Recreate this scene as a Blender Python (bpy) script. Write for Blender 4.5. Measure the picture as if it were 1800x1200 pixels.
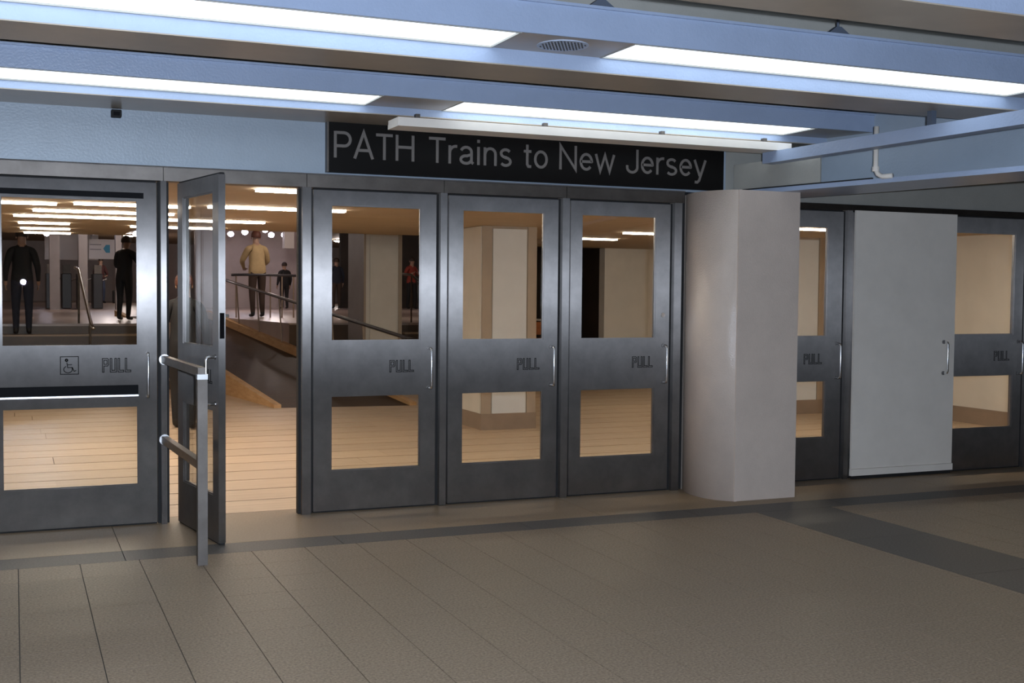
import bpy, bmesh, math, random
from mathutils import Vector, Matrix, Euler
random.seed(7)
for o in list(bpy.data.objects): bpy.data.objects.remove(o)
S = bpy.context.scene
COL = S.collection
R = math.radians

# ------------------------------------------------------------------ camera
YAW, PITCH, ROLL = 0.39943, -0.04268, 0.00901
CAM = Vector((0, -8.34, 1.613))
cy, sy, cp, sp = math.cos(YAW), math.sin(YAW), math.cos(PITCH), math.sin(PITCH)
Fw = Vector((sy*cp, cy*cp, sp)); Rt = Vector((cy, -sy, 0)); Up = Rt.cross(Fw)
c_, s_ = math.cos(ROLL), math.sin(ROLL)
Rt, Up = c_*Rt + s_*Up, -s_*Rt + c_*Up
cd = bpy.data.cameras.new('camera'); cam = bpy.data.objects.new('camera', cd); COL.objects.link(cam)
cd.sensor_width = 36; cd.lens = 2077.1/1800*36; cd.clip_end = 300
m = Matrix((Rt, Up, -Fw)).transposed().to_4x4(); m.translation = CAM
cam.matrix_world = m
S.camera = cam

# ------------------------------------------------------------------ world, flash, exposure
w = bpy.data.worlds.new('world'); S.world = w; w.use_nodes = True
w.node_tree.nodes['Background'].inputs[0].default_value = (0.05, 0.05, 0.055, 1)
w.node_tree.nodes['Background'].inputs[1].default_value = 0.3
fl = bpy.data.lights.new('camera_flash', 'SPOT'); fl.energy = 1350; fl.spot_size = R(105); fl.spot_blend = 0.35; fl.shadow_soft_size = 0.03; fl.color = (0.70, 0.82, 1.0)
flo = bpy.data.objects.new('camera_flash', fl); COL.objects.link(flo); flo.matrix_world = Matrix.Translation((0.12, -8.36, 1.675)) @ m.to_3x3().to_4x4()
vs = S.view_settings
vs.view_transform = 'Standard'; vs.look = 'None'; vs.gamma = 1.0; vs.use_curve_mapping = False
vs.exposure = 0.0
FRONT_LAMP = 2.1      # cool tubes of the concourse
HALL_LAMP = 35.0       # warm tubes of the hall

# ------------------------------------------------------------------ materials
MATS = {}
def mat(name, col, rough=0.5, metal=0.0, var=0.0, scale=8.0, bump=0.0, bscale=40.0, spec=0.5, stretch=(1, 1, 1), emit=None, estr=0.0, col2=None, objvar=0.0, coat=0.0, aniso=0.0, anirot=0.0, detail=4.0):
    mt = bpy.data.materials.new(name); mt.use_nodes = True
    nt = mt.node_tree; N = nt.nodes; L = nt.links; b = N['Principled BSDF']
    b.inputs['Base Color'].default_value = (*col, 1); b.inputs['Roughness'].default_value = rough
    b.inputs['Metallic'].default_value = metal; b.inputs['Specular IOR Level'].default_value = spec
    b.inputs['Coat Weight'].default_value = coat
    if aniso:
        b.inputs['Anisotropic'].default_value = aniso; b.inputs['Anisotropic Rotation'].default_value = anirot
        t = N.new('ShaderNodeTangent'); t.direction_type = 'RADIAL'; t.axis = 'Z'; L.new(t.outputs[0], b.inputs['Tangent'])
    if emit:
        b.inputs['Emission Color'].default_value = (*emit, 1); b.inputs['Emission Strength'].default_value = estr
    last = None
    if var or col2 or bump:
        g = N.new('ShaderNodeNewGeometry'); mp = N.new('ShaderNodeMapping'); mp.inputs['Scale'].default_value = stretch
        L.new(g.outputs['Position'], mp.inputs[0])
    if var or col2:
        n = N.new('ShaderNodeTexNoise'); n.inputs['Scale'].default_value = scale; n.inputs['Detail'].default_value = detail; n.inputs['Roughness'].default_value = 0.65
        L.new(mp.outputs[0], n.inputs[0])
        cr = N.new('ShaderNodeValToRGB'); cr.color_ramp.elements[0].position = 0.32; cr.color_ramp.elements[1].position = 0.68
        c2 = col2 if col2 else tuple(min(1, c*(1+var)) for c in col)
        c1 = col if col2 else tuple(c*(1-var) for c in col)
        cr.color_ramp.elements[0].color = (*c1, 1); cr.color_ramp.elements[1].color = (*c2, 1)
        L.new(n.outputs['Fac'], cr.inputs[0]); last = cr.outputs[0]
    if objvar:
        oi = N.new('ShaderNodeObjectInfo'); mr = N.new('ShaderNodeMapRange')
        mr.inputs['To Min'].default_value = 1-objvar; mr.inputs['To Max'].default_value = 1+objvar
        L.new(oi.outputs['Random'], mr.inputs['Value'])
        hs = N.new('ShaderNodeHueSaturation'); L.new(mr.outputs[0], hs.inputs['Value'])
        if last: L.new(last, hs.inputs['Color'])
        else: hs.inputs['Color'].default_value = (*col, 1)
        last = hs.outputs[0]
    if last: L.new(last, b.inputs['Base Color'])
    if bump:
        n2 = N.new('ShaderNodeTexNoise'); n2.inputs['Scale'].default_value = bscale; n2.inputs['Detail'].default_value = 3
        L.new(mp.outputs[0], n2.inputs[0])
        bp = N.new('ShaderNodeBump'); bp.inputs['Strength'].default_value = bump; bp.inputs['Distance'].default_value = 0.02
        L.new(n2.outputs['Fac'], bp.inputs['Height']); L.new(bp.outputs[0], b.inputs['Normal'])
    MATS[name] = mt
    return mt
def glass(name, tint, f_ior=1.45):
    mt = bpy.data.materials.new(name); mt.use_nodes = True; nt = mt.node_tree; N = nt.nodes; L = nt.links
    N.remove(N['Principled BSDF']); out = N['Material Output']
    tr = N.new('ShaderNodeBsdfTransparent'); tr.inputs[0].default_value = (*tint, 1)
    gl = N.new('ShaderNodeBsdfGlossy'); gl.inputs['Roughness'].default_value = 0.0
    fr = N.new('ShaderNodeFresnel'); fr.inputs['IOR'].default_value = f_ior
    ge = N.new('ShaderNodeNewGeometry'); mr = N.new('ShaderNodeMapRange'); mr.inputs['To Min'].default_value = f_ior; mr.inputs['To Max'].default_value = 1/f_ior
    L.new(ge.outputs['Backfacing'], mr.inputs['Value']); L.new(mr.outputs[0], fr.inputs['IOR'])      # thin pane: same reflectance on both faces
    mx = N.new('ShaderNodeMixShader'); L.new(fr.outputs[0], mx.inputs[0]); L.new(tr.outputs[0], mx.inputs[1]); L.new(gl.outputs[0], mx.inputs[2]); L.new(mx.outputs[0], out.inputs[0])
    MATS[name] = mt; return mt

mat('steel', (0.245, 0.227, 0.215), 0.37, 1.0, var=0.13, scale=5, aniso=1.0)
mat('steel_dark', (0.16, 0.142, 0.128), 0.5, 1.0, var=0.15, scale=6)
mat('chrome', (0.85, 0.85, 0.86), 0.27, 1.0)
mat('engraved', (0.008, 0.008, 0.008), 0.9, spec=0.05)
mat('black_gloss', (0.004, 0.004, 0.005), 0.55, spec=0.08)
mat('rubber', (0.015, 0.014, 0.014), 0.8)
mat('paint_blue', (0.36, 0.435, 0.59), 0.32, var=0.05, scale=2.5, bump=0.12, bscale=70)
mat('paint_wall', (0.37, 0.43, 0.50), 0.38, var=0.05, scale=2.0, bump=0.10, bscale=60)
mat('soffit_bounce_brown', (0.40, 0.335, 0.265), 0.3, var=0.08, scale=4)  # warm floor bounce put into the colour of down-facing plates
mat('slab_paint', (0.40, 0.385, 0.345), 0.5, var=0.06, scale=3, bump=0.1, bscale=50)
mat('column_paint', (0.66, 0.545, 0.465), 0.24, var=0.05, scale=3, bump=0.2, bscale=110)
mat('white_board', (0.90, 0.825, 0.735), 0.55, var=0.04, scale=3)
mat('sign_black', (0.006, 0.005, 0.0045), 0.45, spec=0.15)
mat('sign_letter', (0.17, 0.15, 0.135), 0.6)
mat('diffuser', (0.9, 0.92, 0.95), 0.5, emit=(0.78, 0.90, 1.0), estr=FRONT_LAMP)
mat('hall_tube', (0.9, 0.9, 0.85), 0.5, emit=(1.0, 0.88, 0.73), estr=HALL_LAMP)
mat('spot_bulb', (0.9, 0.9, 0.95), 0.4, emit=(0.88, 0.82, 1.0), estr=40)
mat('grille', (0.50, 0.58, 0.74), 0.45)
mat('hanger_grey', (0.10, 0.12, 0.16), 0.5)
mat('tile', (0.150, 0.108, 0.070), 0.5, spec=0.28, col2=(0.335, 0.256, 0.182), scale=80, objvar=0.06, detail=3.0)
mat('grout', (0.05, 0.045, 0.04), 0.8)
mat('band_dark', (0.06, 0.053, 0.046), 0.5, spec=0.25, col2=(0.12, 0.108, 0.097), scale=80, objvar=0.04, detail=3.0)
mat('threshold', (0.21, 0.145, 0.085), 0.46, spec=0.35, col2=(0.30, 0.215, 0.135), scale=70, objvar=0.03)
mat('plank', (0.45, 0.325, 0.215), 0.5, col2=(0.58, 0.44, 0.31), scale=3.0, stretch=(0.5, 9, 1), objvar=0.06)
mat('plank_gap', (0.10, 0.055, 0.03), 0.8)
mat('curb_wood', (0.46, 0.26, 0.11), 0.6, col2=(0.60, 0.38, 0.19), scale=4, stretch=(3, 0.8, 6))
mat('ramp_dark', (0.055, 0.028, 0.014), 0.5, spec=0.12, var=0.2, scale=3, bump=0.25, bscale=26, stretch=(0.3, 4, 1))
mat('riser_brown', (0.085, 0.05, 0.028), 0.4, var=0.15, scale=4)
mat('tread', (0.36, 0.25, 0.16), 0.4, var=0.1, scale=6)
mat('upper_floor', (0.40, 0.32, 0.29), 0.3, var=0.08, scale=5)
mat('hall_ceiling', (0.46, 0.35, 0.24), 0.7, var=0.05, scale=4)
mat('hall_wall', (0.74, 0.69, 0.61), 0.28, var=0.05, scale=3, bump=0.06, bscale=80)
mat('hall_trim', (0.42, 0.33, 0.25), 0.4, var=0.06, scale=5)
mat('hall_skirt', (0.30, 0.22, 0.16), 0.4, var=0.08, scale=5)
mat('column_panel', (0.70, 0.70, 0.69), 0.4, var=0.04, scale=4)
mat('far_wall', (0.50, 0.43, 0.42), 0.5, var=0.1, scale=1.2)
mat('far_column', (0.36, 0.33, 0.34), 0.5, var=0.08, scale=2)
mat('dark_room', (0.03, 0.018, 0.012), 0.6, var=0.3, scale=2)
mat('turnstile', (0.05, 0.045, 0.05), 0.3)
mat('poster', (0.72, 0.69, 0.66), 0.5)
mat('poster_blue', (0.05, 0.30, 0.45), 0.5)
mat('poster_ink', (0.16, 0.15, 0.17), 0.6)
mat('orange', (0.50, 0.16, 0.04), 0.5, var=0.2, scale=12)
mat('skin', (0.42, 0.26, 0.19), 0.5)
mat('hair_dark', (0.035, 0.02, 0.014), 0.6)
mat('hair_red', (0.11, 0.035, 0.02), 0.6)
mat('cloth_black', (0.012, 0.012, 0.014), 0.8)
mat('cloth_navy', (0.018, 0.022, 0.04), 0.8)
mat('cloth_brown', (0.06, 0.035, 0.025), 0.8)
mat('cloth_tan', (0.52, 0.37, 0.19), 0.8, var=0.08, scale=9)
mat('cloth_red', (0.30, 0.045, 0.03), 0.8)
mat('cloth_maroon', (0.07, 0.02, 0.02), 0.8)
mat('cloth_jeans', (0.04, 0.055, 0.11), 0.8)
mat('cloth_grey', (0.30, 0.28, 0.26), 0.8)
mat('shoe', (0.012, 0.01, 0.01), 0.5)
mat('bag', (0.015, 0.013, 0.014), 0.6)
mat('back_wall', (0.12, 0.115, 0.11), 0.6, var=0.06, scale=1.5)
glass('glass', (0.90, 0.91, 0.90))

# ------------------------------------------------------------------ mesh helpers
class MB:
    def __init__(s): s.v = []; s.f = []
    def add(s, vs, fs):
        k = len(s.v); s.v += [tuple(v) for v in vs]; s.f += [tuple(i+k for i in f) for f in fs]; return s
    def box(s, x0, x1, y0, y1, z0, z1):
        return s.add([(x0,y0,z0),(x1,y0,z0),(x1,y1,z0),(x0,y1,z0),(x0,y0,z1),(x1,y0,z1),(x1,y1,z1),(x0,y1,z1)],
                     [(0,3,2,1),(4,5,6,7),(0,1,5,4),(1,2,6,5),(2,3,7,6),(3,0,4,7)])
    def hexa(s, lo, hi):          # two quads, bottom and top, counter-clockwise seen from above
        return s.add(list(lo)+list(hi), [(0,3,2,1),(4,5,6,7),(0,1,5,4),(1,2,6,5),(2,3,7,6),(3,0,4,7)])
    def prism(s, poly, z0, z1):
        n = len(poly)
        return s.add([(x,y,z0) for x,y in poly]+[(x,y,z1) for x,y in poly],
                     [tuple(reversed(range(n))), tuple(range(n,2*n))]+[(i,(i+1)%n,(i+1)%n+n,i+n) for i in range(n)])
    def cyl(s, p, q, r, n=10, r2=None):
        p, q = Vector(p), Vector(q); d = (q-p).normalized(); r2 = r if r2 is None else r2
        a = d.orthogonal().normalized(); b = d.cross(a); V = []
        for c, rr in ((p, r), (q, r2)):
            for i in range(n):
                t = 2*math.pi*i/n; V.append(c+rr*(math.cos(t)*a+math.sin(t)*b))
        return s.add(V, [tuple(reversed(range(n))), tuple(range(n,2*n))]+[(i,(i+1)%n,(i+1)%n+n,i+n) for i in range(n)])
    def tube(s, path, r, n=8):
        path = [Vector(p) for p in path]; k = len(path); V = []; prev = None
        for i, p in enumerate(path):
            d = (path[min(i+1,k-1)]-path[max(i-1,0)]).normalized()
            a = d.orthogonal().normalized() if prev is None else (prev-d*prev.dot(d)).normalized()
            prev = a; b = d.cross(a)
            for j in range(n):
                t = 2*math.pi*j/n; V.append(p+r*(math.cos(t)*a+math.sin(t)*b))
        F = [tuple(reversed(range(n))), tuple(range((k-1)*n, k*n))]
        for i in range(k-1):
            for j in range(n): F.append((i*n+j, i*n+(j+1)%n, (i+1)*n+(j+1)%n, (i+1)*n+j))
        return s.add(V, F)
    def ball(s, c, rx, ry, rz, nu=12, nv=8, v0=0.0, v1=1.0):
        V = []; F = []
        for i in range(nv+1):
            ph = math.pi*(v0+(v1-v0)*i/nv)
            for j in range(nu):
                t = 2*math.pi*j/nu; V.append((c[0]+rx*math.sin(ph)*math.cos(t), c[1]+ry*math.sin(ph)*math.sin(t), c[2]+rz*math.cos(ph)))
        for i in range(nv):
            for j in range(nu): F.append((i*nu+j, (i+1)*nu+j, (i+1)*nu+(j+1)%nu, i*nu+(j+1)%nu))
        return s.add(V, F)
    def mesh(s, name, m, smooth=False):
        me = bpy.data.meshes.new(name); me.from_pydata(s.v, [], s.f); me.materials.append(MATS[m]); me.update()
        if smooth:
            for p in me.polygons: p.use_smooth = True
        return me
    def build(s, name, m, parent=None, smooth=False, bevel=0.0):
        return link(name, s.mesh(name, m, smooth), parent, bevel)
def link(name, data, parent=None, bevel=0.0):
    o = bpy.data.objects.new(name, data); COL.objects.link(o)
    if parent: o.parent = parent
    if bevel:
        b = o.modifiers.new('bevel', 'BEVEL'); b.width = bevel; b.segments = 2; b.limit_method = 'ANGLE'
    return o
def tag(o, label=None, cat=None, group=None, kind=None):
    if label: o['label'] = label
    if cat: o['category'] = cat
    if group: o['group'] = group
    if kind: o['kind'] = kind
    return o
def empty(name, loc=(0, 0, 0), rz=0.0):
    o = bpy.data.objects.new(name, None); COL.objects.link(o); o.location = loc; o.rotation_euler = (0, 0, rz); o.empty_display_size = 0.1
    return o
def box(name, m, x0, x1, y0, y1, z0, z1, parent=None, bevel=0.0):
    return MB().box(x0, x1, y0, y1, z0, z1).build(name, m, parent, bevel=bevel)
def struct(o, label, cat): return tag(o, label, cat, kind='structure')

# ================================================================== THE CONCOURSE SHELL
XL, XR, YB = -6.0, 12.5, -12.5        # room extents behind and beside the camera
CEIL = 3.22
# ---- floor: tiles, dark bands, threshold
TW, TD, TY0 = 0.331, 0.344, -1.08
floor = empty('floor'); struct(floor, 'speckled tan-grey stone tile floor of the station concourse with dark bands', 'floor')
box('floor_bed', 'grout', XL, XR, YB, -0.80, -0.08, -0.006, floor)
BX0, BX1 = 5.03, 5.70                 # dark band running away from the column
g = 0.0022
tile_me = MB().box(g, TW-g, -TD+0.0012, -0.0012, -0.008, 0.0).mesh('tile', 'tile')
def vis(x, y):
    v = Vector((x, y, 0))-CAM; z = v.dot(Fw)
    if z < 0.5: return False
    u = 900+2077*v.dot(Rt)/z; t = 600-2077*v.dot(Up)/z
    return -60 < u < 1860 and t < 1270
cand = []; rest = MB()
nx0 = math.floor((XL-0.013)/TW); nx1 = math.ceil((XR-0.013)/TW)
for j in range(int((TY0-YB)/TD)):
    y = TY0-j*TD
    for i in range(nx0, nx1):
        x = 0.013+i*TW
        if x < XL or x+TW > XR: continue
        a, b = x, x+TW
        if a < BX1 and b > BX0:                       # cut against the dark band
            if a < BX0: b = BX0
            elif b > BX1: a = BX1
            else: continue
            if b-a > 0.03: rest.box(a+g, b-g, y-TD+g, y-g, -0.008, 0.0)
            continue
        full = vis(x+TW/2, y-TD/2)
        cand.append((0 if full else 1, (Vector((x, y, 0))-CAM).length, x, y))
cand.sort()
for k, (_, _, x, y) in enumerate(cand):
    if k < 290 and _ == 0:
        o = link('floor_tile', tile_me, floor); o.location = (x, y, 0)
    else:
        rest.box(x+g, x+TW-g, y-TD+0.0012, y-0.0012, -0.008, 0.0)
tag(rest.build('floor_tiles', 'tile', floor), kind='stuff')
x = XL
while x < XR-0.05:                                   # dark border band along the doors
    e = min(XR, x+1.32); box('dark_border_slab', 'band_dark', x+g, e-g, TY0+g, -0.80-g, -0.008, 0.0, floor); x = e
y = TY0
while y > YB+0.05:
    e = max(YB, y-1.03); box('dark_border_slab', 'band_dark', BX0+g, BX1-g, e+g, y-g, -0.008, 0.0, floor); y = e
box('threshold_bed', 'grout', XL, XR, -0.80, 0.20, -0.08, -0.006, floor)
x = XL
while x < XR-0.05:
    e = min(XR, x+1.65); box('threshold_slab', 'threshold', x+g, e-g, -0.80+g, 0.20-g, -0.008, 0.0, floor); x = e

# ---- walls
wf = empty('wall_front'); struct(wf, 'pale blue painted header wall over the steel doors', 'wall')
box('header_panel', 'paint_wall', -1.6, 2.075, 0.0, 0.20, 2.43, CEIL, wf)
box('header_panel', 'paint_wall', 2.075, 5.42, 0.005, 0.20, 2.43, CEIL, wf)
box('header_panel', 'slab_paint', 5.42, XR, 0.0, 0.20, 2.385, CEIL, wf)
box('side_panel', 'paint_wall', XL, -1.6, 0.0, 0.20, 0.0, CEIL, wf)
box('side_panel', 'column_paint', 9.95, XR, 0.0, 0.20, 0.0, 2.385, wf)
wb = box('wall_back', 'back_wall', XL, XR, YB-0.2, YB, 0, CEIL); struct(wb, 'plain grey wall of the concourse behind the viewer', 'wall')
wl = box('wall_left', 'back_wall', XL-0.2, XL, YB, 0.2, 0, CEIL); struct(wl, 'plain grey side wall of the concourse on the left', 'wall')
wr = box('wall_right', 'back_wall', XR, XR+0.2, YB, 0.2, 0, CEIL); struct(wr, 'plain grey side wall of the concourse on the right', 'wall')

# ---- ceiling: slab + downstand beams
ceil = empty('ceiling'); struct(ceil, 'painted concrete ceiling with parallel downstand beams', 'ceiling')
box('slab', 'slab_paint', XL, XR, YB, 0.0, CEIL, CEIL+0.15, ceil)
BEAMS = [(-0.55, -0.002, 2.855, 6.22), (-2.54, -2.10, 2.885, 6.1), (-4.50, -4.12, 2.885, 6.1), (-6.55, -6.12, 2.885, 6.1), (-8.55, -8.12, 2.885, 6.1), (-10.55, -10.12, 2.885, 6.1)]
for y0, y1, zl, xe in BEAMS:
    box('downstand_beam', 'paint_blue', XL, xe, y0, y1, 2.806, 2.93, ceil); box('upper_beam', 'slab_paint', XL, xe, y0+0.002, y1, 2.93, CEIL, ceil); box('beam_bounce_plate', 'soffit_bounce_brown', XL, xe, y0+0.001, y1, 2.80, 2.806, ceil)  # thin plate under each beam, coloured as if lit by warm floor bounce

# ---- crossing beam over the column, channel rail, conduit
def along(a, b, half, z0, z1):       # plank between two plan points
    a, b = Vector((*a, 0)), Vector((*b, 0)); d = (b-a).normalized(); n = Vector((-d.y, d.x, 0))
    q = [a+n*half[0], b+n*half[0], b+n*half[1], a+n*half[1]]
    area = sum(q[i].x*q[(i+1)%4].y-q[(i+1)%4].x*q[i].y for i in range(4))
    if area < 0: q.reverse()
    return MB().hexa([(p.x, p.y, z0) for p in q], [(p.x, p.y, z1) for p in q])
PA, PB = (5.42, 0.0), (6.55, -5.4)
cb = empty('crossing_beam', (0, 0, 0)); tag(cb, 'pale grey-green beam crossing from the column towards the viewer', 'beam')
along(PA, PB, (0.46, 0.56), 2.44, CEIL-0.002).build('web', 'paint_wall', cb)
along(PA, PB, (-0.035, 0.58), 2.405, 2.44).build('bottom_flange', 'paint_blue', cb)
along((5.45, -0.09), (5.63, -0.98), (-0.014, 0), 2.44, 2.66).build('cover_plate', 'slab_paint', cb)
along((5.46, -0.2), (5.72, -1.45), (-0.012, 0.01), 2.441, 2.453).build('dark_joint', 'rubber', cb)
d = Vector((PB[0]-PA[0], PB[1]-PA[1], 0)).normalized()
pc = Vector((5.42, 0, 0))+d*1.55+Vector((-0.045, 0, 0))
cdt = empty('conduit', (pc.x, pc.y, 2.45)); tag(cdt, 'white vertical conduit with an elbow on the crossing beam', 'conduit')
MB().tube([(0, 0, 0.36), (0, 0, 0.06), (0.005, -0.02, 0.02), (0.012, -0.06, 0.0), (0.03, -0.14, 0.0)], 0.018, 10).build('pipe', 'white_board', cdt, smooth=True)
MB().cyl((0, 0, 0.04), (0, 0, 0.075), 0.025, 12).build('elbow_collar', 'white_board', cdt)
ch = empty('channel_rail', (0, 0, 0)); tag(ch, 'blue-grey steel channel slung under the beams, ending at the sign light', 'rail')
QA, QB = (5.37, -0.60), (5.55, -5.6)
along(QA, QB, (-0.01, 0.0), 2.615, 2.70).build('channel_web', 'paint_blue', ch)
along(QA, QB, (0.0, 0.10), 2.615, 2.625).build('channel_flange', 'paint_blue', ch)
along(QA, QB, (0.0, 0.10), 2.688, 2.70).build('channel_flange', 'paint_blue', ch)

for yy in (-2.3, -4.3): box('rail_clamp', 'hanger_grey', 5.42+(-yy-0.6)*0.036-0.02, 5.42+(-yy-0.6)*0.036+0.02, yy-0.02, yy+0.02, 2.70, 2.80, ch)
# ---- pipe run high on the nearest beam
pr = empty('ceiling_pipe', (0, -4.56, 2.93)); tag(pr, 'white pipe running along the ceiling beam at the upper right', 'pipe')
MB().tube([(1.0, 0, 0), (6.05, 0, 0)], 0.03, 12).build('pipe', 'white_board', pr, smooth=True)
for xx in (2.1, 3.75, 5.3):
    MB().cyl((xx, 0, 0), (xx+0.05, 0, 0), 0.042, 12).box(xx, xx+0.05, -0.045, 0.055, -0.012, 0.012).build('clamp', 'white_board', pr)

hp = empty('hanging_pipe', (7.3, -0.3, 2.56)); tag(hp, 'thin white pipe hung over the doors right of the column', 'pipe')
MB().tube([(0, 0, 0), (0.17, -0.9, 0), (0.75, -4.0, 0)], 0.022, 10).build('pipe', 'white_board', hp, smooth=True)
for t in (0.25, 2.2): MB().cyl((0.19*t, -t, 0.0), (0.19*t, -t, CEIL-2.56), 0.008, 6).build('hanger_rod', 'hanger_grey', hp)
# ------------------------------------------------------------------ lamp boxes
def lamp_box(y_near, y_far, z0, z1, x0, x1, lamps, label, hang):
    t = empty('ceiling_light', ((x0+x1)/2, (y_near+y_far)/2, z0)); tag(t, label, 'light', 'linear lamp troughs under the concourse ceiling')
    ox, oy, oz = t.location
    mb = MB()                                        # trough: near side, top, ends and blank soffits between lamps
    L = lambda a, b, c, d, e, f: mb.box(a-ox, b-ox, c-oy, d-oy, e-oz, f-oz)
    L(x0, x1, y_near, y_near+0.012, z0, z1); L(x0, x1, y_near+0.012, y_far, z1-0.012, z1)
    L(x1-0.012, x1, y_near+0.012, y_far, z0, z1-0.012); L(x0, x0+0.012, y_near+0.012, y_far, z0, z1-0.012)
    edges = [x0+0.012]
    for a, b in lamps: edges += [a, b]
    edges.append(x1-0.012)
    mb.build('housing', 'paint_blue', t)
    for i in range(0, len(edges), 2):
        if edges[i+1]-edges[i] > 0.02: box('soffit_plate', 'soffit_bounce_brown', edges[i]-ox, edges[i+1]-ox, y_near+0.012-oy, y_far-oy, 0.0, 0.008, t)
    for a, b in lamps:
        df = box('diffuser', 'diffuser', a+0.012-ox, b-0.012-ox, y_near+0.024-oy, y_far-0.012-oy, 0.006, 0.03, t)
        fr = MB(); f2 = lambda *q: fr.box(q[0]-ox, q[1]-ox, q[2]-oy, q[3]-oy, -0.003, 0.02)
        f2(a, b, y_near+0.012, y_near+0.022); f2(a, b, y_far-0.010, y_far-0.001); f2(a, a+0.010, y_near+0.022, y_far-0.010); f2(b-0.010, b, y_near+0.022, y_far-0.010)
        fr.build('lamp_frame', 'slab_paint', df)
    MB().box(x0-ox, x1-ox, y_near-0.018-oy, y_near-oy, z1-oz-0.004, z1-oz+0.010).build('top_lip', 'paint_blue', t)
    for hx in hang:
        b = MB().hexa([(hx-0.07-ox, y_near-0.012-oy, z1+0.010-oz), (hx+0.07-ox, y_near-0.012-oy, z1+0.010-oz), (hx+0.07-ox, y_near+0.03-oy, z1+0.010-oz), (hx-0.07-ox, y_near+0.03-oy, z1+0.010-oz)],
                      [(hx-0.015-ox, y_near-0.006-oy, z1+0.05-oz), (hx+0.015-ox, y_near-0.006-oy, z1+0.05-oz), (hx+0.015-ox, y_near+0.02-oy, z1+0.05-oz), (hx-0.015-ox, y_near+0.02-oy, z1+0.05-oz)])
        b.cyl((hx-ox, y_near+0.006-oy, z1+0.05-oz), (hx-ox, y_near+0.006-oy, CEIL-oz), 0.008, 8).build('hanger', 'hanger_grey', t)
    return t
def run(off, x0, x1, n=2.42, gap=0.54):
    out = []; a = off
    while a > x0: a -= n+gap
    while a < x1:
        if a >= x0+0.05 and a+n <= x1-0.05: out.append((a, a+n))
        a += n+gap
    return out
lamp_box(-1.0, -0.552, 2.855, 2.985, -5.0, 6.20, [(-3.6, -0.75), (-0.72+0.1, 2.2), (2.74, 5.58)], 'long lamp trough right above the black sign, next to the doors', [0.85, 2.55, 4.2])
tA = lamp_box(-2.95, -2.542, 2.885, 3.04, -5.0, 6.08, [(-3.5, -0.55), (-0.5, 2.32), (2.95, 5.86)], 'long lamp trough with a round speaker grille between its two lamps', [0.3, 2.75, 4.22])
lamp_box(-4.93, -4.502, 2.885, 3.04, -5.0, 6.08, [(-3.5, -0.55), (-0.5, 2.32)], 'long lamp trough at the upper edge of the view, nearer than the speaker', [1.0, 3.0])
for k, yb in enumerate((-6.55,)):
    lamp_box(yb-0.42, yb-0.002, 2.885, 3.04, -5.0, 6.08, [(-3.5, -0.55), (-0.5, 2.32), (2.95, 5.86)], 'lamp trough overhead behind the viewer, row %s' % ('nearest', 'second', 'third')[k], [1.0, 3.0])
lamp_box(-8.97, -8.552, 2.885, 3.04, -5.0, 6.08, [(2.95, 5.86)], 'lamp trough overhead beside the viewer, unseen, its one lamp added to brighten the right', [1.0, 3.0])  # row out of view, its lamp added to brighten the right-hand floor
sp = empty('ceiling_speaker', (2.63, -2.75, 2.885)); tag(sp, 'round perforated speaker grille between two ceiling lamps', 'speaker')
MB().cyl((0, 0, -0.004), (0, 0, 0.0), 0.135, 32).build('grille_plate', 'grille', sp)
holes = MB()
for a in range(-6, 7):
    for b in range(-6, 7):
        px, py = a*0.019+(b % 2)*0.0095, b*0.017
        if px*px+py*py < 0.118**2: holes.cyl((px, py, -0.0055), (px, py, -0.0035), 0.0050, 6)
tag(holes.build('perforations', 'rubber', sp), kind='stuff')
# sign light tray
st = empty('sign_light', (3.93, -0.66, 2.702)); tag(st, 'white tray light hung in front of the black sign', 'light')
tray = MB().box(-1.57, 1.57, -0.12, -0.11, 0, 0.058).box(-1.57, 1.57, 0.11, 0.12, 0.0, 0.03).box(-1.57, -1.56, -0.11, 0.11, 0, 0.058).box(1.56, 1.57, -0.11, 0.11, 0, 0.058).box(-1.56, 1.56, -0.11, 0.11, 0, 0.01)
tray.build('tray', 'white_board', st)
for xx in (-1.4, -0.45, 0.5, 1.4): MB().box(xx-0.015, xx+0.015, -0.02, 0.02, 0.01, 0.10).build('bracket', 'steel_dark', st)

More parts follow.
